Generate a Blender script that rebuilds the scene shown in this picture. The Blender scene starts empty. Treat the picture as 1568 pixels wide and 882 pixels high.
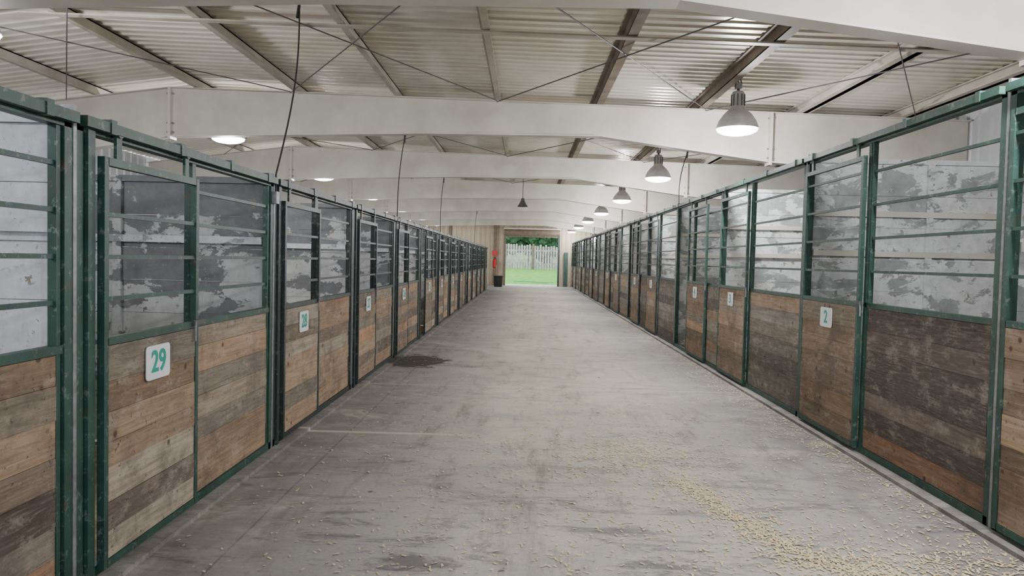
import bpy, math, random
from mathutils import Vector, Matrix, noise
random.seed(7)
S=bpy.context.scene
COL=S.collection
def lin(c):
    return tuple(((v/255)/12.92 if v/255<=0.04045 else ((v/255+0.055)/1.055)**2.4) for v in c)
def L4(c): return (*lin(c),1)

# ---------------------------------------------------------------- materials
class NT:
    def __init__(s,name,rough=.6,metal=0.0):
        s.m=bpy.data.materials.new(name); s.m.use_nodes=True
        s.t=s.m.node_tree; s.n=s.t.nodes; s.l=s.t.links
        s.b=s.n['Principled BSDF']; s.b.inputs['Roughness'].default_value=rough; s.b.inputs['Metallic'].default_value=metal
        s.pos=s.n.new('ShaderNodeNewGeometry').outputs['Position']
    def lk(s,a,b): s.l.new(a,b)
    def mapping(s,scale=(1,1,1),loc=(0,0,0)):
        m=s.n.new('ShaderNodeMapping'); m.inputs['Scale'].default_value=scale; m.inputs['Location'].default_value=loc
        s.lk(s.pos,m.inputs['Vector']); return m.outputs[0]
    def noise(s,scale,detail=4,rough=.6,vec=None,dist=0):
        n=s.n.new('ShaderNodeTexNoise'); n.inputs['Scale'].default_value=scale; n.inputs['Detail'].default_value=detail
        n.inputs['Roughness'].default_value=rough; n.inputs['Distortion'].default_value=dist
        s.lk(vec if vec else s.pos,n.inputs['Vector']); return n.outputs['Fac']
    def ramp(s,f,a,b,interp='LINEAR'):
        r=s.n.new('ShaderNodeMapRange'); r.inputs['From Min'].default_value=a; r.inputs['From Max'].default_value=b
        s.lk(f,r.inputs['Value']); return r.outputs[0]
    def mix(s,f,a,b,mode='MIX'):
        m=s.n.new('ShaderNodeMix'); m.data_type='RGBA'; m.blend_type=mode
        if isinstance(f,(int,float)): m.inputs[0].default_value=f
        else: s.lk(f,m.inputs[0])
        for v,i in ((a,6),(b,7)):
            if isinstance(v,tuple): m.inputs[i].default_value=v
            else: s.lk(v,m.inputs[i])
        return m.outputs[2]
    def math(s,op,a,b=None):
        m=s.n.new('ShaderNodeMath'); m.operation=op
        for i,v in enumerate((a,b)):
            if v is None: continue
            if isinstance(v,(int,float)): m.inputs[i].default_value=v
            else: s.lk(v,m.inputs[i])
        return m.outputs[0]
    def xyz(s):
        x=s.n.new('ShaderNodeSeparateXYZ'); s.lk(s.pos,x.inputs[0]); return x.outputs
    def base(s,c):
        if isinstance(c,tuple): s.b.inputs['Base Color'].default_value=c
        else: s.lk(c,s.b.inputs['Base Color'])
    def bump(s,h,st=.3,dist=.01):
        b=s.n.new('ShaderNodeBump'); b.inputs['Strength'].default_value=st; b.inputs['Distance'].default_value=dist
        s.lk(h,b.inputs['Height']); s.lk(b.outputs[0],s.b.inputs['Normal'])

def simple(name,c1,c2,scale,rough=.6,metal=0,bump=0,a=.35,b=.65):
    t=NT(name,rough,metal); f=t.noise(scale,5)
    t.base(t.mix(t.ramp(f,a,b),L4(c1),L4(c2)))
    if bump: t.bump(f,bump)
    return t.m

def wood_mat():
    t=NT('weathered_plank_wood',.85)
    at=t.n.new('ShaderNodeAttribute'); at.attribute_name='Col'
    g=t.noise(3.2,7,.7,t.mapping((9,.55,11)),.9)
    g2=t.noise(26,4,.7,t.mapping((3,.25,3.5)))
    c=t.mix(t.ramp(g,.36,.68),at.outputs['Color'],t.mix(1.0,at.outputs['Color'],(.52,.48,.46,1),'MULTIPLY'))
    c=t.mix(t.math('MULTIPLY',t.ramp(g2,.50,.75),.4),c,L4((184,168,148)))
    bl=t.noise(2.6,6,.7)
    c=t.mix(t.math('MULTIPLY',t.ramp(bl,.50,.66),.6),c,L4((88,80,73)))
    wn=t.noise(6,7,.78,t.mapping((1,.7,1.3),(4,3,1)))
    c=t.mix(t.math('MULTIPLY',t.ramp(wn,.52,.66),.45),c,L4((184,174,160)))
    fs=t.noise(38,3,.6); c=t.mix(t.math('MULTIPLY',t.ramp(fs,.64,.70),.7),c,L4((52,44,38)))
    v=t.n.new('ShaderNodeTexVoronoi'); v.inputs['Scale'].default_value=5.5; t.lk(t.mapping((.01,1,1.0)),v.inputs['Vector'])
    c=t.mix(t.math('MULTIPLY',t.ramp(v.outputs['Distance'],.13,.07),.85),c,L4((70,46,34)))
    t.base(c); t.bump(g,.35,.006); return t.m
def peel_mat(name,thr,dark,light,scale=1.7,sx=1.0):
    t=NT(name,.6)
    n=t.noise(scale,13,.66,t.mapping((sx,1,1.4)),.35)
    z=t.xyz()[2]
    n2=t.math('ADD',n,t.math('MULTIPLY',t.ramp(z,1.3,2.2),thr[1]))
    f=t.ramp(n2,thr[0]-.004,thr[0]+.004)
    st=t.noise(7,5,.7)
    lc=t.mix(t.ramp(st,.35,.7),L4(light),L4(tuple(int(v*.85) for v in light)))
    dc=t.mix(t.ramp(st,.3,.7),L4(dark),L4(tuple(int(v*1.25) for v in dark)))
    c=t.mix(f,lc,dc)
    fr=t.noise(9,8,.7); c=t.mix(t.ramp(fr,.62,.64),c,L4((138,132,122)))
    fl=t.noise(24,6,.75); c=t.mix(t.math('MULTIPLY',t.ramp(fl,.61,.63),.6),c,L4(tuple(int(v*.6+70) for v in dark)))
    t.base(c); t.bump(f,-.35,.004); return t.m
def paint_mat(name,c1,c2,chip):
    t=NT(name,.5)
    n=t.noise(4,4); c=t.mix(t.ramp(n,.35,.65),L4(c1),L4(c2))
    ch=t.noise(17,9,.80); c=t.mix(t.ramp(ch,.57,.60),c,L4(chip)); 
    ru=t.noise(11,6,.7); c=t.mix(t.math('MULTIPLY',t.ramp(ru,.58,.66),.7),c,L4((72,62,54)))
    t.base(c); t.bump(ch,.2,.003); return t.m
def floor_mat():
    t=NT('dusty_concrete',.85)
    X,Y,Z=t.xyz()
    a=t.noise(.55,6,.6); b=t.noise(3.0,8,.7); f=t.noise(38,4,.7)
    c=t.mix(t.ramp(a,.35,.65),L4((162,161,162)),L4((182,179,175)))
    d=t.math('ABSOLUTE',t.math('SUBTRACT',X,.55))
    dm=t.ramp(d,1.9,.6); far=t.ramp(Y,3,9)
    dust=t.math('MULTIPLY',t.math('MULTIPLY',dm,t.ramp(b,.28,.56)),t.math('ADD',t.math('MULTIPLY',far,.65),.25))
    c=t.mix(dust,c,L4((208,197,176)))
    c=t.mix(t.math('MULTIPLY',t.ramp(f,.55,.75),.6),c,L4((114,109,104)))
    c=t.mix(t.math('MULTIPLY',t.ramp(f,.43,.25),.5),c,L4((222,214,198)))
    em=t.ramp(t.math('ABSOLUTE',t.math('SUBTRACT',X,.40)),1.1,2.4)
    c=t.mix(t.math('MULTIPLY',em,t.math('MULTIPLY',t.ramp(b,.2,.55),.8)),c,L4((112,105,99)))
    s=t.noise(1.15,9,.78,t.mapping((.8,1.9,1),(3,1,0)),.9)
    c=t.mix(t.math('MULTIPLY',t.ramp(s,.54,.68),.7),c,L4((92,89,90)))
    near=t.ramp(Y,8,3.5)
    s3=t.noise(1.5,9,.8,t.mapping((.7,2.2,1),(9,4,0)),.6)
    c=t.mix(t.math('MULTIPLY',t.math('MULTIPLY',t.ramp(s3,.53,.61),near),.8),c,L4((80,80,84)))
    s2=t.noise(2.4,7,.75,t.mapping((1.3,.25,1),(1,7,0)))
    c=t.mix(t.math('MULTIPLY',t.ramp(s2,.53,.66),.6),c,L4((118,110,101)))
    s5=t.noise(.9,7,.75,t.mapping((1,1.3,1),(6,2,0)),.5)
    c=t.mix(t.math('MULTIPLY',t.ramp(s5,.56,.66),.4),c,L4((212,203,184)))
    s4=t.noise(8,4,.6); c=t.mix(t.math('MULTIPLY',t.ramp(s4,.67,.71),.8),c,L4((74,70,67)))
    def line(axis,p,w,col,am):
        nonlocal c
        dd=t.math('ABSOLUTE',t.math('SUBTRACT',axis,p))
        c=t.mix(t.math('MULTIPLY',t.math('MULTIPLY',t.ramp(dd,w,w*.4),t.ramp(b,.3,.55)),am),c,L4(col))
    line(X,-1.62,.010,(88,84,82),.6)
    for yy in (9.7,13.8,18.5,24,30): line(Y,yy,.03,(210,202,188),.6)
    lm=t.ramp(X,-.3,-.6)
    dd=t.math('ABSOLUTE',t.math('SUBTRACT',Y,6.98))
    c=t.mix(t.math('MULTIPLY',t.math('MULTIPLY',t.ramp(dd,.05,.02),lm),.65),c,L4((216,207,190)))
    wx=t.math('DIVIDE',t.math('ADD',X,1.72),.48); wy=t.math('DIVIDE',t.math('SUBTRACT',Y,11.9),.75)
    r=t.math('SQRT',t.math('ADD',t.math('MULTIPLY',wx,wx),t.math('MULTIPLY',wy,wy)))
    r=t.math('ADD',r,t.math('MULTIPLY',t.math('SUBTRACT',b,.5),2.4))
    wet=t.ramp(r,1.0,.85)
    c=t.mix(t.math('MULTIPLY',wet,.9),c,L4((46,40,35)))
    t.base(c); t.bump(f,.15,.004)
    return t.m
M={}
M['wood']=wood_mat()
M['peelL']=peel_mat('peeling_gray_paint',(.535,.12),(100,103,107),(192,196,198),2.1)
M['peelN']=peel_mat('peeling_white_paint',(.59,.02),(134,140,145),(216,223,230),2.0)
M['peelR']=peel_mat('peeling_pale_paint',(.52,.0),(136,140,140),(222,225,226),2.9,.8)
M['green']=paint_mat('chipped_green_paint',(30,60,52),(46,80,70),(98,112,107))
M['dkgreen']=paint_mat('dark_green_paint',(30,42,41),(44,58,55),(98,106,103))
M['galv']=simple('galvanized_steel',(124,126,128),(160,162,164),14,.5,.4)
M['beam']=simple('cream_painted_steel',(214,209,200),(196,190,179),1.6,.55,0,.1)
M['purlin']=simple('primer_purlin_steel',(184,177,165),(160,152,139),2.5,.5,.1)
M['purlind']=simple('rusty_purlin_steel',(102,90,78),(134,120,106),3.5,.6,.1)
t=NT('corrugated_roof_metal',.26,.38); t.base(t.mix(t.ramp(t.noise(.9,5),.35,.65),L4((234,230,220)),L4((214,207,192)))); M['roof']=t.m
M['floor']=floor_mat()
M['tan']=simple('tan_metal_siding',(196,182,158),(178,164,142),1.3,.5,.1)
M['wall']=simple('pale_metal_siding',(206,208,210),(190,192,194),1.1,.5,.1)
M['black']=simple('black_rubber',(22,22,24),(36,36,38),8,.6)
M['dkmetal']=simple('dark_gray_metal',(70,70,72),(96,96,96),9,.5,.2)
M['brown']=simple('brown_door_metal',(104,90,80),(126,112,98),5,.6)
M['white']=simple('white_sign_plastic',(238,242,244),(230,234,238),6,.4)
M['teal']=simple('teal_number_paint',(20,150,134),(28,160,142),6,.5)
M['straw']=simple('straw_shavings',(236,220,182),(210,188,146),30,.85)
M['bed']=simple('straw_bedding',(190,170,130),(140,122,94),9,.95,0,.6)
M['red']=simple('red_enamel',(200,28,26),(170,24,24),6,.35)
M['grass']=simple('lawn_grass',(96,160,54),(126,186,76),2.5,.9,0,.3)
M['fence']=simple('weathered_white_fence',(200,188,190),(154,140,140),4,.8)
M['leaf']=simple('dark_foliage',(20,50,28),(60,100,56),3.5,.8,0,.8)
M['apron']=simple('concrete_apron',(200,198,192),(184,180,174),2,.9)
t=NT('lamp_lens_glow'); t.b.inputs['Emission Color'].default_value=(1,1,1,1); t.b.inputs['Emission Strength'].default_value=40; t.base((1,1,1,1)); M['glow']=t.m
M['spun']=simple('spun_aluminum',(206,206,204),(180,180,178),6,.35,.3)

# ---------------------------------------------------------------- mesh builder
class MB:
    def __init__(s,o=(0,0,0)): s.v=[];s.f=[];s.mi=[];s.c=[];s.mats=[];s.o=Vector(o)
    def mid(s,m):
        if m not in s.mats: s.mats.append(m)
        return s.mats.index(m)
    def add(s,vs,fs,m,col=(1,1,1)):
        b=len(s.v); s.v+= [Vector(p)-s.o for p in vs]; s.c+=[(*col,1)]*len(vs)
        i=s.mid(m)
        for f in fs: s.f.append([b+k for k in f]); s.mi.append(i)
    def box(s,x0,x1,y0,y1,z0,z1,m,col=(1,1,1)):
        x0,x1=min(x0,x1),max(x0,x1); y0,y1=min(y0,y1),max(y0,y1)
        s.add([(x0,y0,z0),(x1,y0,z0),(x1,y1,z0),(x0,y1,z0),(x0,y0,z1),(x1,y0,z1),(x1,y1,z1),(x0,y1,z1)],
              [(0,3,2,1),(4,5,6,7),(0,1,5,4),(1,2,6,5),(2,3,7,6),(3,0,4,7)],m,col)
    def rod(s,p,q,r,m,n=8,r2=None):
        p=Vector(p);q=Vector(q);d=(q-p).normalized(); a=d.orthogonal().normalized(); b=d.cross(a); r2=r if r2 is None else r2
        vs=[p+(a*math.cos(2*math.pi*i/n)+b*math.sin(2*math.pi*i/n))*r for i in range(n)]+[q+(a*math.cos(2*math.pi*i/n)+b*math.sin(2*math.pi*i/n))*r2 for i in range(n)]
        s.add(vs,[(i,(i+1)%n,n+(i+1)%n,n+i) for i in range(n)]+[tuple(range(n))[::-1],tuple(range(n,2*n))],m)
    def path(s,pts,r,m,n=6):
        for a,b in zip(pts,pts[1:]): s.rod(a,b,r,m,n)
    def rev(s,c,prof,m,n=32):
        vs=[];fs=[]
        for r,z in prof:
            for i in range(n):
                a=2*math.pi*i/n; vs.append((c[0]+r*math.cos(a),c[1]+r*math.sin(a),c[2]+z))
        for k in range(len(prof)-1):
            for i in range(n):
                j=(i+1)%n; fs.append((k*n+i,k*n+j,(k+1)*n+j,(k+1)*n+i))
        s.add(vs,fs,m)
    def done(s,name,parent=None,smooth=False):
        me=bpy.data.meshes.new(name); me.from_pydata(s.v,[],s.f)
        for m in s.mats: me.materials.append(M[m])
        me.polygons.foreach_set('material_index',s.mi)
        if smooth: me.polygons.foreach_set('use_smooth',[True]*len(s.f))
        ca=me.color_attributes.new('Col','FLOAT_COLOR','POINT')
        ca.data.foreach_set('color',[x for c in s.c for x in c])
        me.update()
        ob=bpy.data.objects.new(name,me); COL.objects.link(ob)
        if parent: ob.parent=parent
        else: ob.location=s.o
        return ob
def empty(name,loc):
    e=bpy.data.objects.new(name,None); e.location=loc; e.empty_display_size=.2; COL.objects.link(e); return e

H=1.65
XL,XR=-2.13,2.995
WL,WR=-9.2,6.85
Y0,Y1=-9.0,48.5
RID=-5.6
def zb(x):
    return 4.247-.0235*(x-RID) if x>RID else 4.247-.13*(RID-x)
PD=.15
# ---------------------------------------------------------------- floor / ground
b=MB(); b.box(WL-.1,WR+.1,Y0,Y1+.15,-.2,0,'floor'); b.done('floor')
# ---------------------------------------------------------------- roof (ceiling)
b=MB(); xs=[WL-.1,RID,WR+.1]
prof=[];y=Y0
P=.2
while y<Y1+.1:
    prof+= [(y,0),(y+.12,0),(y+.135,-.019),(y+.185,-.019)]; y+=P
vs=[];fs=[]
for (py,pz) in prof:
    for x in xs: vs.append((x,py,zb(x)+PD+pz+.022))
n=len(prof)
for i in range(n-1):
    for k in range(2): fs.append((i*3+k,i*3+k+1,(i+1)*3+k+1,(i+1)*3+k))
b.add(vs,fs,'roof')
b.done('ceiling')
# purlins
b=MB()
k=-6
while True:
    x=-.51+1.58*k; k+=1
    if x<WL+.3: continue
    if x>WR-.2: break
    dark = abs(x-1.07)<.1 or abs(x-2.65)<.1
    m='purlind' if dark else 'purlin'
    z=zb(x); w=.03 if dark else .014
    b.box(x-w,x+w,Y0+.1,Y1-.1,z+.004,z+PD,m)
    b.box(x-w,x+w+.05,Y0+.1,Y1-.1,z+.001,z+.018,m)
    b.box(x-w-.05,x+w,Y0+.1,Y1-.1,z+PD-.015,z+PD,m)
    if x>4.0: b.box(x-.1,x+.1,Y0+.1,Y1-.1,z+.001,z+.02,m)
b.done('trim_purlins')
BY=[-6.47,-.36,5.75,11.86,17.97,24.08,30.19,36.3,42.41]
b=MB()
for y in BY:
    yy=y+2.5
    for xa,xb in ((WL+.2,RID),(RID,WR-.2)):
        vs=[(xa,yy-.05,zb(xa)-.02),(xb,yy-.05,zb(xb)-.02),(xb,yy+.05,zb(xb)-.02),(xa,yy+.05,zb(xa)-.02),
            (xa,yy-.05,zb(xa)-.003),(xb,yy-.05,zb(xb)-.003),(xb,yy+.05,zb(xb)-.003),(xa,yy+.05,zb(xa)-.003)]
        b.add(vs,[(0,3,2,1),(4,5,6,7),(0,1,5,4),(1,2,6,5),(2,3,7,6),(3,0,4,7)],'purlin')
b.done('trim_roof_bridging')
b=MB()
for y in BY[1:5]:
    for xa,xb in ((-7.2,-3.7),(-3.7,-.5),(-.5,2.7),(2.7,5.9)):
        if y>12 and xa>0: continue
        b.rod((xa,y+.25,zb(xa)-.03),(xb,y+5.9,zb(xb)-.03),.008,'dkmetal',6)
        b.rod((xb,y+.25,zb(xb)-.05),(xa,y+5.9,zb(xa)-.05),.008,'dkmetal',6)
b.done('roof_brace_rods')

# ---------------------------------------------------------------- rigid frames
def under(x):
    pts=[(WL+.1,2.85),(-8.5,3.0),(-5.64,3.48),(-1.6,3.60),(1.1,3.61),(3.75,3.26),(5.9,3.12),(WR-.05,3.05)]
    for (a,za),(c,zc) in zip(pts,pts[1:]):
        if a<=x<=c: return za+(zc-za)*(x-a)/(c-a)
    return 3.0
for y in BY:
    e=empty('steel_roof_frame',(0,y,0))
    b=MB((0,y,0))
    X=[WL+.1,-8.5,-7,RID-.04,-3.6,-1.6,0,1.1,2.4,3.75,5.0,5.9,WR-.05]
    for a,c in zip(X,X[1:]):
        for (hw,lo,hi) in ((.012,lambda x:under(x),lambda x:zb(x)),(.10,lambda x:under(x)-.012,lambda x:under(x)+.008),(.10,lambda x:zb(x)-.012,lambda x:zb(x)-.001)):
            vs=[(a,y-hw,lo(a)),(c,y-hw,lo(c)),(c,y+hw,lo(c)),(a,y+hw,lo(a)),(a,y-hw,hi(a)),(c,y-hw,hi(c)),(c,y+hw,hi(c)),(a,y+hw,hi(a))]
            b.add(vs,[(0,3,2,1),(4,5,6,7),(0,1,5,4),(1,2,6,5),(2,3,7,6),(3,0,4,7)],'beam')
    for x in (-5.64,3.75):
        b.box(x-.022,x+.022,y-.11,y+.11,under(x)-.05,zb(x)-.002,'beam')
        for zz in (under(x)+.06,under(x)+.2,zb(x)-.1):
            for yy in (-.07,.07): b.rod((x-.05,y+yy,zz),(x+.05,y+yy,zz),.014,'galv',6)
    b.done('rafter',e)
    b=MB((0,y,0))
    for xa,xb in ((6.2,6.75),(-9.05,-8.45)):
        b.box(xa,xb,y-.012,y+.012,0,3.12,'beam')
        b.box(xa,xa+.02,y-.13,y+.13,0,3.1,'beam'); b.box(xb-.02,xb,y-.13,y+.13,0,3.1,'beam')
        b.box(xa-.03,xb,y-.15,y+.15,0,.02,'beam')
    b.done('columns',e)
# ---------------------------------------------------------------- walls
def ribwall(name,axis,p,a,c,z0,z1,m,sgn,zf=None):
    b=MB(); q=a; pr=[]
    while q<c-.001:
        for d,o in ((0,0),(.2,0),(.225,.03),(.275,.03)): 
            if q+d<=c: pr.append((q+d,o))
        q+=.3
    pr.append((c,0))
    vs=[]
    for (u,o) in pr:
        zt=zf(u) if zf else z1
        for z in (z0,zt): vs.append((p+sgn*o,u,z) if axis=='x' else (u,p+sgn*o,z))
    b.add(vs,[(2*i,2*i+1,2*i+3,2*i+2) for i in range(len(pr)-1)],m)
    return b.done(name)
ribwall('wall_right','x',WR,Y0,Y1,0,zb(WR)+PD,'wall',-1)
ribwall('wall_left','x',WL,Y0,Y1,0,zb(WL)+PD,'wall',1)
DX0,DX1,DZ=-1.3,2.05,3.25
zt=lambda x: zb(x)+PD
ribwall('wall_far_left','y',Y1,WL,DX0,0,0,'tan',-1,zt)
ribwall('wall_far_right','y',Y1,DX1,WR,0,0,'tan',-1,zt)
ribwall('wall_far_header','y',Y1,DX0,DX1,DZ,0,'tan',-1,zt)
ribwall('wall_near_left','y',Y0,WL,-6.5,0,0,'tan',1,zt)
ribwall('wall_near_right','y',Y0,6.0,WR,0,0,'tan',1,zt)
e=empty('door_1',(.375,Y1,0))
b=MB((.375,Y1,0))
b.rod((DX0-.1,Y1-.35,DZ+.18),(DX1+.1,Y1-.35,DZ+.18),.2,'brown',16)
b.box(DX0,DX1,Y1-.12,Y1-.06,DZ-.12,DZ+.1,'brown')
b.done('rolled_shutter',e)
b=MB((.375,Y1,0))
for x in (DX0-.12,DX1): 
    b.box(x,x+.12,Y1-.16,Y1+.06,0,DZ+.15,'dkgreen' if x>0 else 'brown')
b.box(DX0-.15,DX1+.15,Y1-.55,Y1-.5,DZ+.36,DZ+.44,'beam')
b.done('jambs',e)
b=MB()
for x in (-2.0,-4.9,4.3): b.box(x-.09,x+.09,Y1-.3,Y1-.05,0,zb(x)-.01,'brown')
b.box(DX1+.4,DX1+.65,Y1-.3,Y1-.05,0,2.2,'green')
b.done('trim_far_wall_columns')

# ---------------------------------------------------------------- stalls
palL=[(184,158,128),(164,138,110),(192,162,132),(134,118,102),(168,154,134),(156,130,104),(176,164,146),(112,98,88),(196,154,118),(148,138,122),(126,118,106)]
palR=[(144,137,126),(126,119,110),(156,145,130),(164,141,118),(110,104,97),(152,147,136),(98,90,84)]
palD=[(104,94,87),(120,108,98),(92,83,78),(130,117,106)]
palW=[(182,154,126),(160,138,116),(172,148,122),(146,126,106),(164,150,132)]
def planks(b,x,y0,y1,z0,z1,pal,n=7,th=.035):
    hs=[random.uniform(.8,1.2) for _ in range(n)]; t=sum(hs); z=z0; last=None
    for i,h in enumerate(hs):
        dz=h/t*(z1-z0)
        c=random.choice([p for p in pal if p!=last]); last=c; f=random.uniform(.80,1.08)
        if pal is palD and i==0: c=(168,130,104)
        c=lin(tuple(min(255,v*f) for v in c)); jx=random.uniform(-.004,.004)
        b.box(x-th/2+jx,x+th/2+jx,y0,y1,z+.001,z+dz-.001,'wood',c); z+=dz
def rplate(b,cx,cy,cz,w,h,t,m,sgn,r=.025):
    pts=[]
    for (ox,oz,a0) in ((w/2-r,h/2-r,0),(-w/2+r,h/2-r,90),(-w/2+r,-h/2+r,180),(w/2-r,-h/2+r,270)):
        for k in range(5):
            a=math.radians(a0+k*22.5); pts.append((ox+r*math.cos(a),oz+r*math.sin(a)))
    n=len(pts)
    vs=[(cx,cy+p,cz+q) for p,q in pts]+[(cx+sgn*t,cy+p,cz+q) for p,q in pts]
    b.add(vs,[tuple(range(n)),tuple(range(n,2*n))]+[(i,(i+1)%n,n+(i+1)%n,n+i) for i in range(n)],m)
def stall(side,ya,yb,num,top,rail,doorfirst,slide=0.0,pm='peelL',green='green',fpal=None):
    x=XL if side=='L' else XR; sg=1 if side=='L' else -1
    o=(x,ya,0); e=empty('horse_stall',o)
    L=yb-ya; dw=L*.385
    if side=='R': dw=L*.405
    st=.18 if side=='L' else .11
    d0,d1=(ya+st,ya+st+dw) if doorfirst else (yb-.09-dw,yb-.09)
    f0,f1=(d1+.05,yb-.09) if doorfirst else (ya+.09,d0-.05)
    mid=(d1+.025) if doorfirst else (d0-.025)
    pal=palL if side=='L' else palR
    nb=4; step=(top-rail)/(nb+1); zz=[rail+step*i for i in range(1,nb+1)]
    b=MB(o)
    b.box(x-.03,x+.03,ya+.015,ya+.07,0,top+.03,green)
    if side=='L': b.box(x-.03,x+.045,ya+.085,ya+.145,0,top+.0,green); b.box(x-.02,x+.02,ya+.145,ya+.175,0,top-.02,green)
    b.box(x-.03,x+.03,yb-.075,yb-.015,0,top+.03,green)
    b.box(x-.03,x+.033,ya-.013,ya+.013,0,top+.07,'galv')
    b.box(x-.025,x+.025,mid-.025,mid+.025,0,top,green)
    b.box(x-.03,x+.03,ya+.02,yb-.02,top-.04,top+.01,green)
    b.box(x+sg*.035,x+sg*.075,ya+.03,yb-.03,top-.02,top+.03,green)
    for q in range(4):
        yy=ya+.25+q*(L-.5)/3; b.box(x+sg*.03,x+sg*.08,yy-.025,yy+.025,top-.025,top+.045,green)
    b.box(x-.03,x+.03,ya+.03,yb-.03,.03,.085,green)
    b.box(x-.025,x+.025,f0-.02,f1+.02,rail-.025,rail+.015,green)
    for z in zz: b.box(x-.011,x+.011,f0-.02,f1+.02,z-.011,z+.011,green)
    b.box(x-.02,x+.02,f1-.03,f1,0.05,top,green)
    b.done('front_frame',e)
    b=MB(o); planks(b,x,f0,f1-.03,.088,rail-.028,fpal or pal); b.done('fixed_planks',e)
    s0,s1=d0+slide,d1+slide
    xd=x+sg*.052; dt=top-.14
    b=MB(o)
    for yy in (s0,s1-.04): b.box(xd-.018,xd+.018,yy,yy+.04,.06,dt,green)
    for z in (.06,dt-.04,rail-.02): b.box(xd-.018,xd+.018,s0+.035,s1-.035,z,z+.04,green)
    for z in zz[:3]+([zz[3]] if zz[3]<dt-.1 else []): b.box(xd-.01,xd+.01,s0+.04,s1-.04,z-.011,z+.011,green)
    for yy in (s0+.15,s1-.15):
        b.box(xd-.008,xd+.008,yy-.025,yy+.025,dt-.01,top-.0,green)
        b.rod((xd-.018,yy,top-.0),(xd+.018,yy,top-.0),.032,'dkmetal',12)
    ly=s1 if doorfirst else s0
    b.box(xd+sg*.02,xd+sg*.035,ly-.09,ly+.05,rail+.0,rail+.03,'dkmetal')
    b.rod((xd+sg*.03,ly-.07,rail+.02),(xd+sg*.03,ly-.07,rail-.1),.008,'galv',6)
    b.done('sliding_door_frame',e)
    b=MB(o); planks(b,xd,s0+.042,s1-.042,.102,rail-.023,palW if side=='R' else palL,7,.028); b.done('door_planks',e)
    cy=(s0+s1)/2; cz=rail-.165
    b=MB(o); rplate(b,xd+sg*.0205,cy,cz,.27,.19,.006,'white',sg); b.done('number_sign',e)
    cu=bpy.data.curves.new('number',type='FONT'); cu.body=str(num); cu.size=.17; cu.align_x='CENTER'; cu.align_y='CENTER'; cu.extrude=.001; cu.offset=.003
    cu.materials.append(M['teal']); to=bpy.data.objects.new('number',cu); COL.objects.link(to); to.parent=e
    to.location=(sg*.052+sg*.0285,cy-ya,cz); to.rotation_euler=(math.pi/2,0,sg*math.pi/2)
    xb=x-sg*3.15
    b=MB(o); pt=top-.02; n=8; hz=(pt-.06)/n; xs_,xe=x-sg*.05,xb
    for i in range(n):
        j=random.uniform(-.006,.006); b.box(xs_,xe,yb-.012+j-.012,yb+.02,.06+i*hz+.002,.06+(i+1)*hz-.002,pm)
    for fx in (.40,.97):
        xx=x-sg*3.15*fx; b.box(xx-.035,xx+.035,yb-.055,yb-.025,.02,pt+.03,pm)
    for z in ((1.76,) if top<2.5 else (1.80,2.22)): b.box(xs_,xe,yb-.06,yb-.03,z-.03,z+.03,'beam' if top>2.5 else 'peelN')
    b.box(xs_,xe,yb-.045,yb+.03,pt,pt+.05,pm)
    b.done('partition',e)
    b=MB(o); xx=xb-sg*.02
    hz=(top-.1)/7
    for i in range(7): b.box(xx-.02,xx+.02,ya+.01,yb-.01,.05+i*hz+.003,.05+(i+1)*hz-.003,pm)
    b.done('back_wall',e)
    b=MB(o); b.box(x-sg*.06,xb+sg*.03,ya+.03,yb-.1,0.001,.03,'bed'); b.done('bedding',e)
    return e
SL=[.62]+[3.46,6.22,9.1]+[9.1+2.88*i for i in range(1,12)]
for i in range(len(SL)-1):
    ya,yb=SL[i],SL[i+1]
    sl=.5 if (i>3 and i%4==1) else 0
    stall('L',ya,yb,30-i,2.25,1.20,True,sl,'peelN' if i==0 else 'peelL','green' if i<2 else 'dkgreen')
stall('L',-2.2,.62,31,2.25,1.20,True,0,'peelN')
SR=[-1.9,1.38,4.74,8.08,11.5,14.9]+[14.9+3.4*i for i in range(1,10)]
for i in range(len(SR)-1):
    ya,yb=SR[i],SR[i+1]
    sl=0
    if i==4: sl=-1.15
    if i>4 and i%2==0: sl=-.8
    stall('R',ya,yb,i if i>0 else 32,2.77,1.33,False,sl,'peelR','green' if i<5 else 'dkgreen',palD if i==2 else None)
stall('R',45.5,48.1,14,2.77,1.33,False,0,'peelR','dkgreen')
b=MB(); b.box(XL-.06,XL+.13,-2,SL[-1],0.0005,.028,'floor'); b.done('trim_kerb_left')
b=MB(); b.box(XR-.13,XR+.06,-2,48.1,0.0005,.028,'floor'); b.done('trim_kerb_right')

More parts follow.
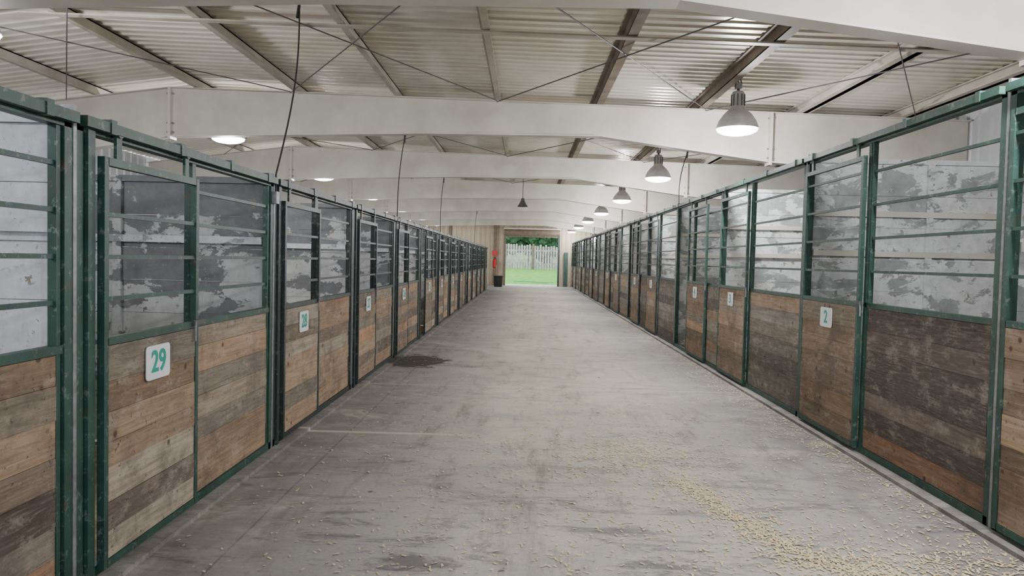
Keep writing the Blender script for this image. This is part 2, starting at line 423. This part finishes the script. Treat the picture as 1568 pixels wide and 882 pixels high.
# ---------------------------------------------------------------- high bay lamps
def lamp(x,y,z,watts,lit=True):
    e=empty('high_bay_lamp',(x,y,z)); b=MB((x,y,z))
    b.rev((x,y,z),[(.0,.50),(.07,.50),(.085,.47),(.085,.31),(.10,.30),(.105,.27),(.13,.25),(.19,.19),(.245,.11),(.275,.03),(.285,.0),(.278,.0),(.268,.03),(.235,.11),(.18,.18),(.10,.23),(.0,.24)],'spun')
    b.done('reflector',e,True)
    b=MB((x,y,z))
    b.rev((x,y,z),[(.272,.012),(.262,-.03),(.20,-.062),(.11,-.08),(.0,-.085)],'glow'); b.done('lens',e,True)
    b=MB((x,y,z))
    for k in range(10):
        a=k*math.pi/5; b.box(x+.09*math.cos(a)-.006,x+.09*math.cos(a)+.006,y+.09*math.sin(a)-.006,y+.09*math.sin(a)+.006,z+.3,z+.46,'dkmetal')
    b.rod((x,y,z+.5),(x,y,z+.60),.02,'dkmetal'); b.path([(x,y,z+.56),(x+.04,y,z+.6),(x+.03,y,z+.66),(x-.02,y,z+.67),(x-.02,y,z+.63)],.008,'dkmetal')
    b.rod((x,y,z+.6),(x,y,zb(x)+PD),.007,'dkmetal')
    b.box(x-.04,x+.04,y-.04,y+.04,zb(x)-.02,zb(x)+.05,'galv')
    b.done('hanger',e)
    l=bpy.data.lights.new('bulb','POINT'); l.energy=watts; l.shadow_soft_size=.12; l.color=(.98,.975,1)
    lo=bpy.data.objects.new('bulb',l); COL.objects.link(lo); lo.parent=e; lo.location=(0,0,-.24)
for k in range(-2,7): lamp(2.82,10.3+6.1*k,3.49,245)
for k in range(-1,7): lamp(-5.2,6.9+6.1*k,3.64,230)

# ---------------------------------------------------------------- hanging cords
def cord(name,p,q,sag,plug=False):
    p=Vector(p);q=Vector(q);b=MB(tuple(q)); pts=[]
    for i in range(13):
        t=i/12; v=p.lerp(q,t); v.x+=sag*math.sin(math.pi*t); pts.append(v)
    b.path(pts,.008,'black',6)
    b.rod(p,p+(q-p)*.1,.016,'black',8)
    if plug: b.box(q.x-.03,q.x+.02,q.y-.03,q.y+.03,q.z-.24,q.z-.14,'galv'); b.path([q,(q.x,q.y,q.z-.14)],.009,'black')
    b.done(name)
cord('drop_power_cord',(-2.3,7.5,4.15),(-2.08,6.2,2.31),.06,True)
cord('drop_power_cord',(-1.95,11.9,3.58),(-2.07,12.0,2.30),-.03)
cord('drop_power_cord',(-2.0,18.0,3.58),(-2.07,18.1,2.30),-.03)
cord('drop_power_cord',(-2.0,30.2,3.58),(-2.07,30.1,2.30),-.03)
cord('drop_power_cord',(2.5,11.9,3.42),(2.93,14.6,2.8),-.05)

b=MB((-.12,21,3.26))
b.rev((-.12,21,3.14),[(.15,0),(.13,.03),(.08,.11),(.055,.18),(.045,.23),(0,.24)],'dkmetal',20); b.rod((-.12,21,3.36),(-.12,21,zb(-.12)+PD),.010,'dkmetal')
b.done('horn_loudspeaker')
b=MB((-1.65,45.6,0))
b.rev((-1.65,45.6,0),[(0,0),(.24,0),(.25,.1),(.27,.3),(.28,.62),(.30,.63),(.30,.67),(.26,.67),(.25,.1),(0,.1)],'black',24); b.done('trash_barrel')
b=MB((-2.0,Y1-.38,1.0))
yy=Y1-.38
b.rev((-2.0,yy,1.15),[(0,0),(.10,0),(.11,.03),(.11,.46),(.07,.53),(.03,.56),(.03,.6),(0,.6)],'red',16)
b.box(-2.05,-1.95,yy-.02,yy+.02,1.75,1.79,'black'); b.path([(-1.95,yy,1.75),(-1.86,yy,1.6),(-1.86,yy,1.3)],.012,'black')
b.box(-2.17,-1.83,yy+.06,yy+.075,1.9,2.24,'red')
b.done('fire_extinguisher')

# ---------------------------------------------------------------- straw
def flakes(name,gen,n):
    b=MB()
    for _ in range(n):
        x,y=gen()
        l=random.uniform(.005,.019); w=random.uniform(.003,.007); a=random.uniform(0,math.pi); dx,dy=math.cos(a),math.sin(a)
        z=random.uniform(.002,.007); t=random.uniform(0,.005)
        b.add([(x-dx*l-dy*w,y-dy*l+dx*w,z),(x-dx*l+dy*w,y-dy*l-dx*w,z+.001),(x+dx*l+dy*w,y+dy*l-dx*w,z+t),(x+dx*l-dy*w,y+dy*l+dx*w,z+t)],[(0,1,2,3)],'straw')
    return b.done(name)
curve=[(1.2,5.7),(1.42,4.85),(1.62,4.2),(2.0,3.95),(2.75,4.2)]
def g1():
    k=random.randrange(4); t=random.random(); a,c=curve[k],curve[k+1]; s=[.06,.07,.13,.2][k]*(3 if random.random()<.35 else 1)
    return a[0]+(c[0]-a[0])*t+random.gauss(0,s), min(a[1]+(c[1]-a[1])*t+random.gauss(0,s),9)
def g2(): return random.gauss(.95,.4),random.gauss(6.5,.4)
def g3(): return random.gauss(.8,1.3),2.5+random.random()**1.4*15
def g4():
    y=random.uniform(3.5,22); return XR-.13-abs(random.gauss(0,.16)),y
def ins(g):
    def f():
        while True:
            x,y=g()
            if XL+.15<x<XR-.15: return x,y
    return f
flakes('straw_scatter',lambda:ins(random.choices([g1,g2,g3,g4],[24,7,54,14])[0])(),11500)
# ---------------------------------------------------------------- outdoors
b=MB(); b.box(-6,7,Y1+.15,Y1+2.6,-.25,-.01,'apron'); b.done('concrete_apron')
b=MB(); N=14
vs=[];fs=[]
def gz(x,y): return max(-.03,(y-51)*.085)*(1-.02*(x)) + (.03*noise.noise(Vector((x*.7,y*.7,0))) if y>52 else 0)
ys=[51.05,52,53.5,55,57,59,61,63,66,70,80]
for y in ys:
    for i in range(N+1): x=-14+30*i/N; vs.append((x,y,gz(x,y)))
for j in range(len(ys)-1):
    for i in range(N): fs.append((j*(N+1)+i,j*(N+1)+i+1,(j+1)*(N+1)+i+1,(j+1)*(N+1)+i))
b.add(vs,fs,'grass'); b.done('lawn')
b=MB((0,62,0)); x=-9
while x<11:
    z=gz(x,62); h=2.0+random.uniform(-.08,.08); w=.17
    b.add([(x,62,z-.05),(x+w,62,z-.05),(x+w,62,z+h-.06),(x+w*.5,62,z+h),(x,62,z+h-.06),(x,62.03,z-.05),(x+w,62.03,z-.05),(x+w,62.03,z+h-.06),(x+w*.5,62.03,z+h),(x,62.03,z+h-.06)],
      [(0,1,2,3,4),(9,8,7,6,5),(0,5,6,1),(1,6,7,2),(2,7,8,3),(3,8,9,4),(4,9,5,0)],'fence'); x+=.22
for x in [-9+2.4*i for i in range(9)]: b.box(x-.09,x+.09,61.9,62.0,gz(x,62)-.1,gz(x,62)+2.1,'brown')
b.box(-9,11,62.03,62.07,1.3,1.42,'fence'); b.box(-9,11,62.03,62.07,2.4,2.52,'fence')
b.done('picket_fence')
import bmesh
def tree(x,y,r,h):
    e=empty('leafy_tree',(x,y,gz(x,y)))
    b=MB((x,y,gz(x,y))); b.rod((x,y,gz(x,y)-.2),(x,y,gz(x,y)+h*.6),.16,'brown',10,.1); b.done('trunk',e)
    bm=bmesh.new()
    for k in range(7):
        o=Vector((random.uniform(-r,r)*.7,random.uniform(-r,r)*.5,h*.35+random.uniform(0,h*.6)))
        res=bmesh.ops.create_icosphere(bm,subdivisions=4,radius=r*random.uniform(.45,.7),matrix=Matrix.Translation(o))
        for v in res['verts']:
            d=(v.co-o).normalized(); v.co+=d*(noise.noise(v.co*2.3+Vector((x,0,0)))*.5+noise.noise(v.co*6)*.25)
    me=bpy.data.meshes.new('crown'); bm.to_mesh(me); me.materials.append(M['leaf']); bm.free()
    ob=bpy.data.objects.new('crown',me); COL.objects.link(ob); ob.parent=e
for x,r,h in ((-5.5,2.0,3.4),(-2.4,1.8,3.4),(.2,1.6,2.6),(2.2,1.7,3.1),(4.8,2.0,3.6),(8,2,3)): tree(x,66,r,h)
b=MB((0,52,0)); b.path([(-.8+.25*i,52.3+.3*math.sin(i*.6),gz(-.8+.25*i,52.3+.3*math.sin(i*.6))+.03) for i in range(12)],.02,'teal'); b.done('garden_hose')

# ---------------------------------------------------------------- world, camera
w=bpy.data.worlds.new('overcast_sky'); S.world=w; w.use_nodes=True
bg=w.node_tree.nodes['Background']; bg.inputs[0].default_value=(.80,.89,1,1); bg.inputs[1].default_value=3.3
cam=bpy.data.cameras.new('camera'); co=bpy.data.objects.new('camera',cam); COL.objects.link(co)
cam.sensor_width=36; cam.lens=36*1150/1568; cam.clip_end=300; cam.clip_start=.05
R=Matrix.Rotation(math.radians(1.0),4,'Z')@Matrix.Rotation(math.radians(90-2.14),4,'X')@Matrix.Rotation(math.radians(1.3),4,'Z')
co.matrix_world=Matrix.Translation((0,0,H))@R
S.camera=co
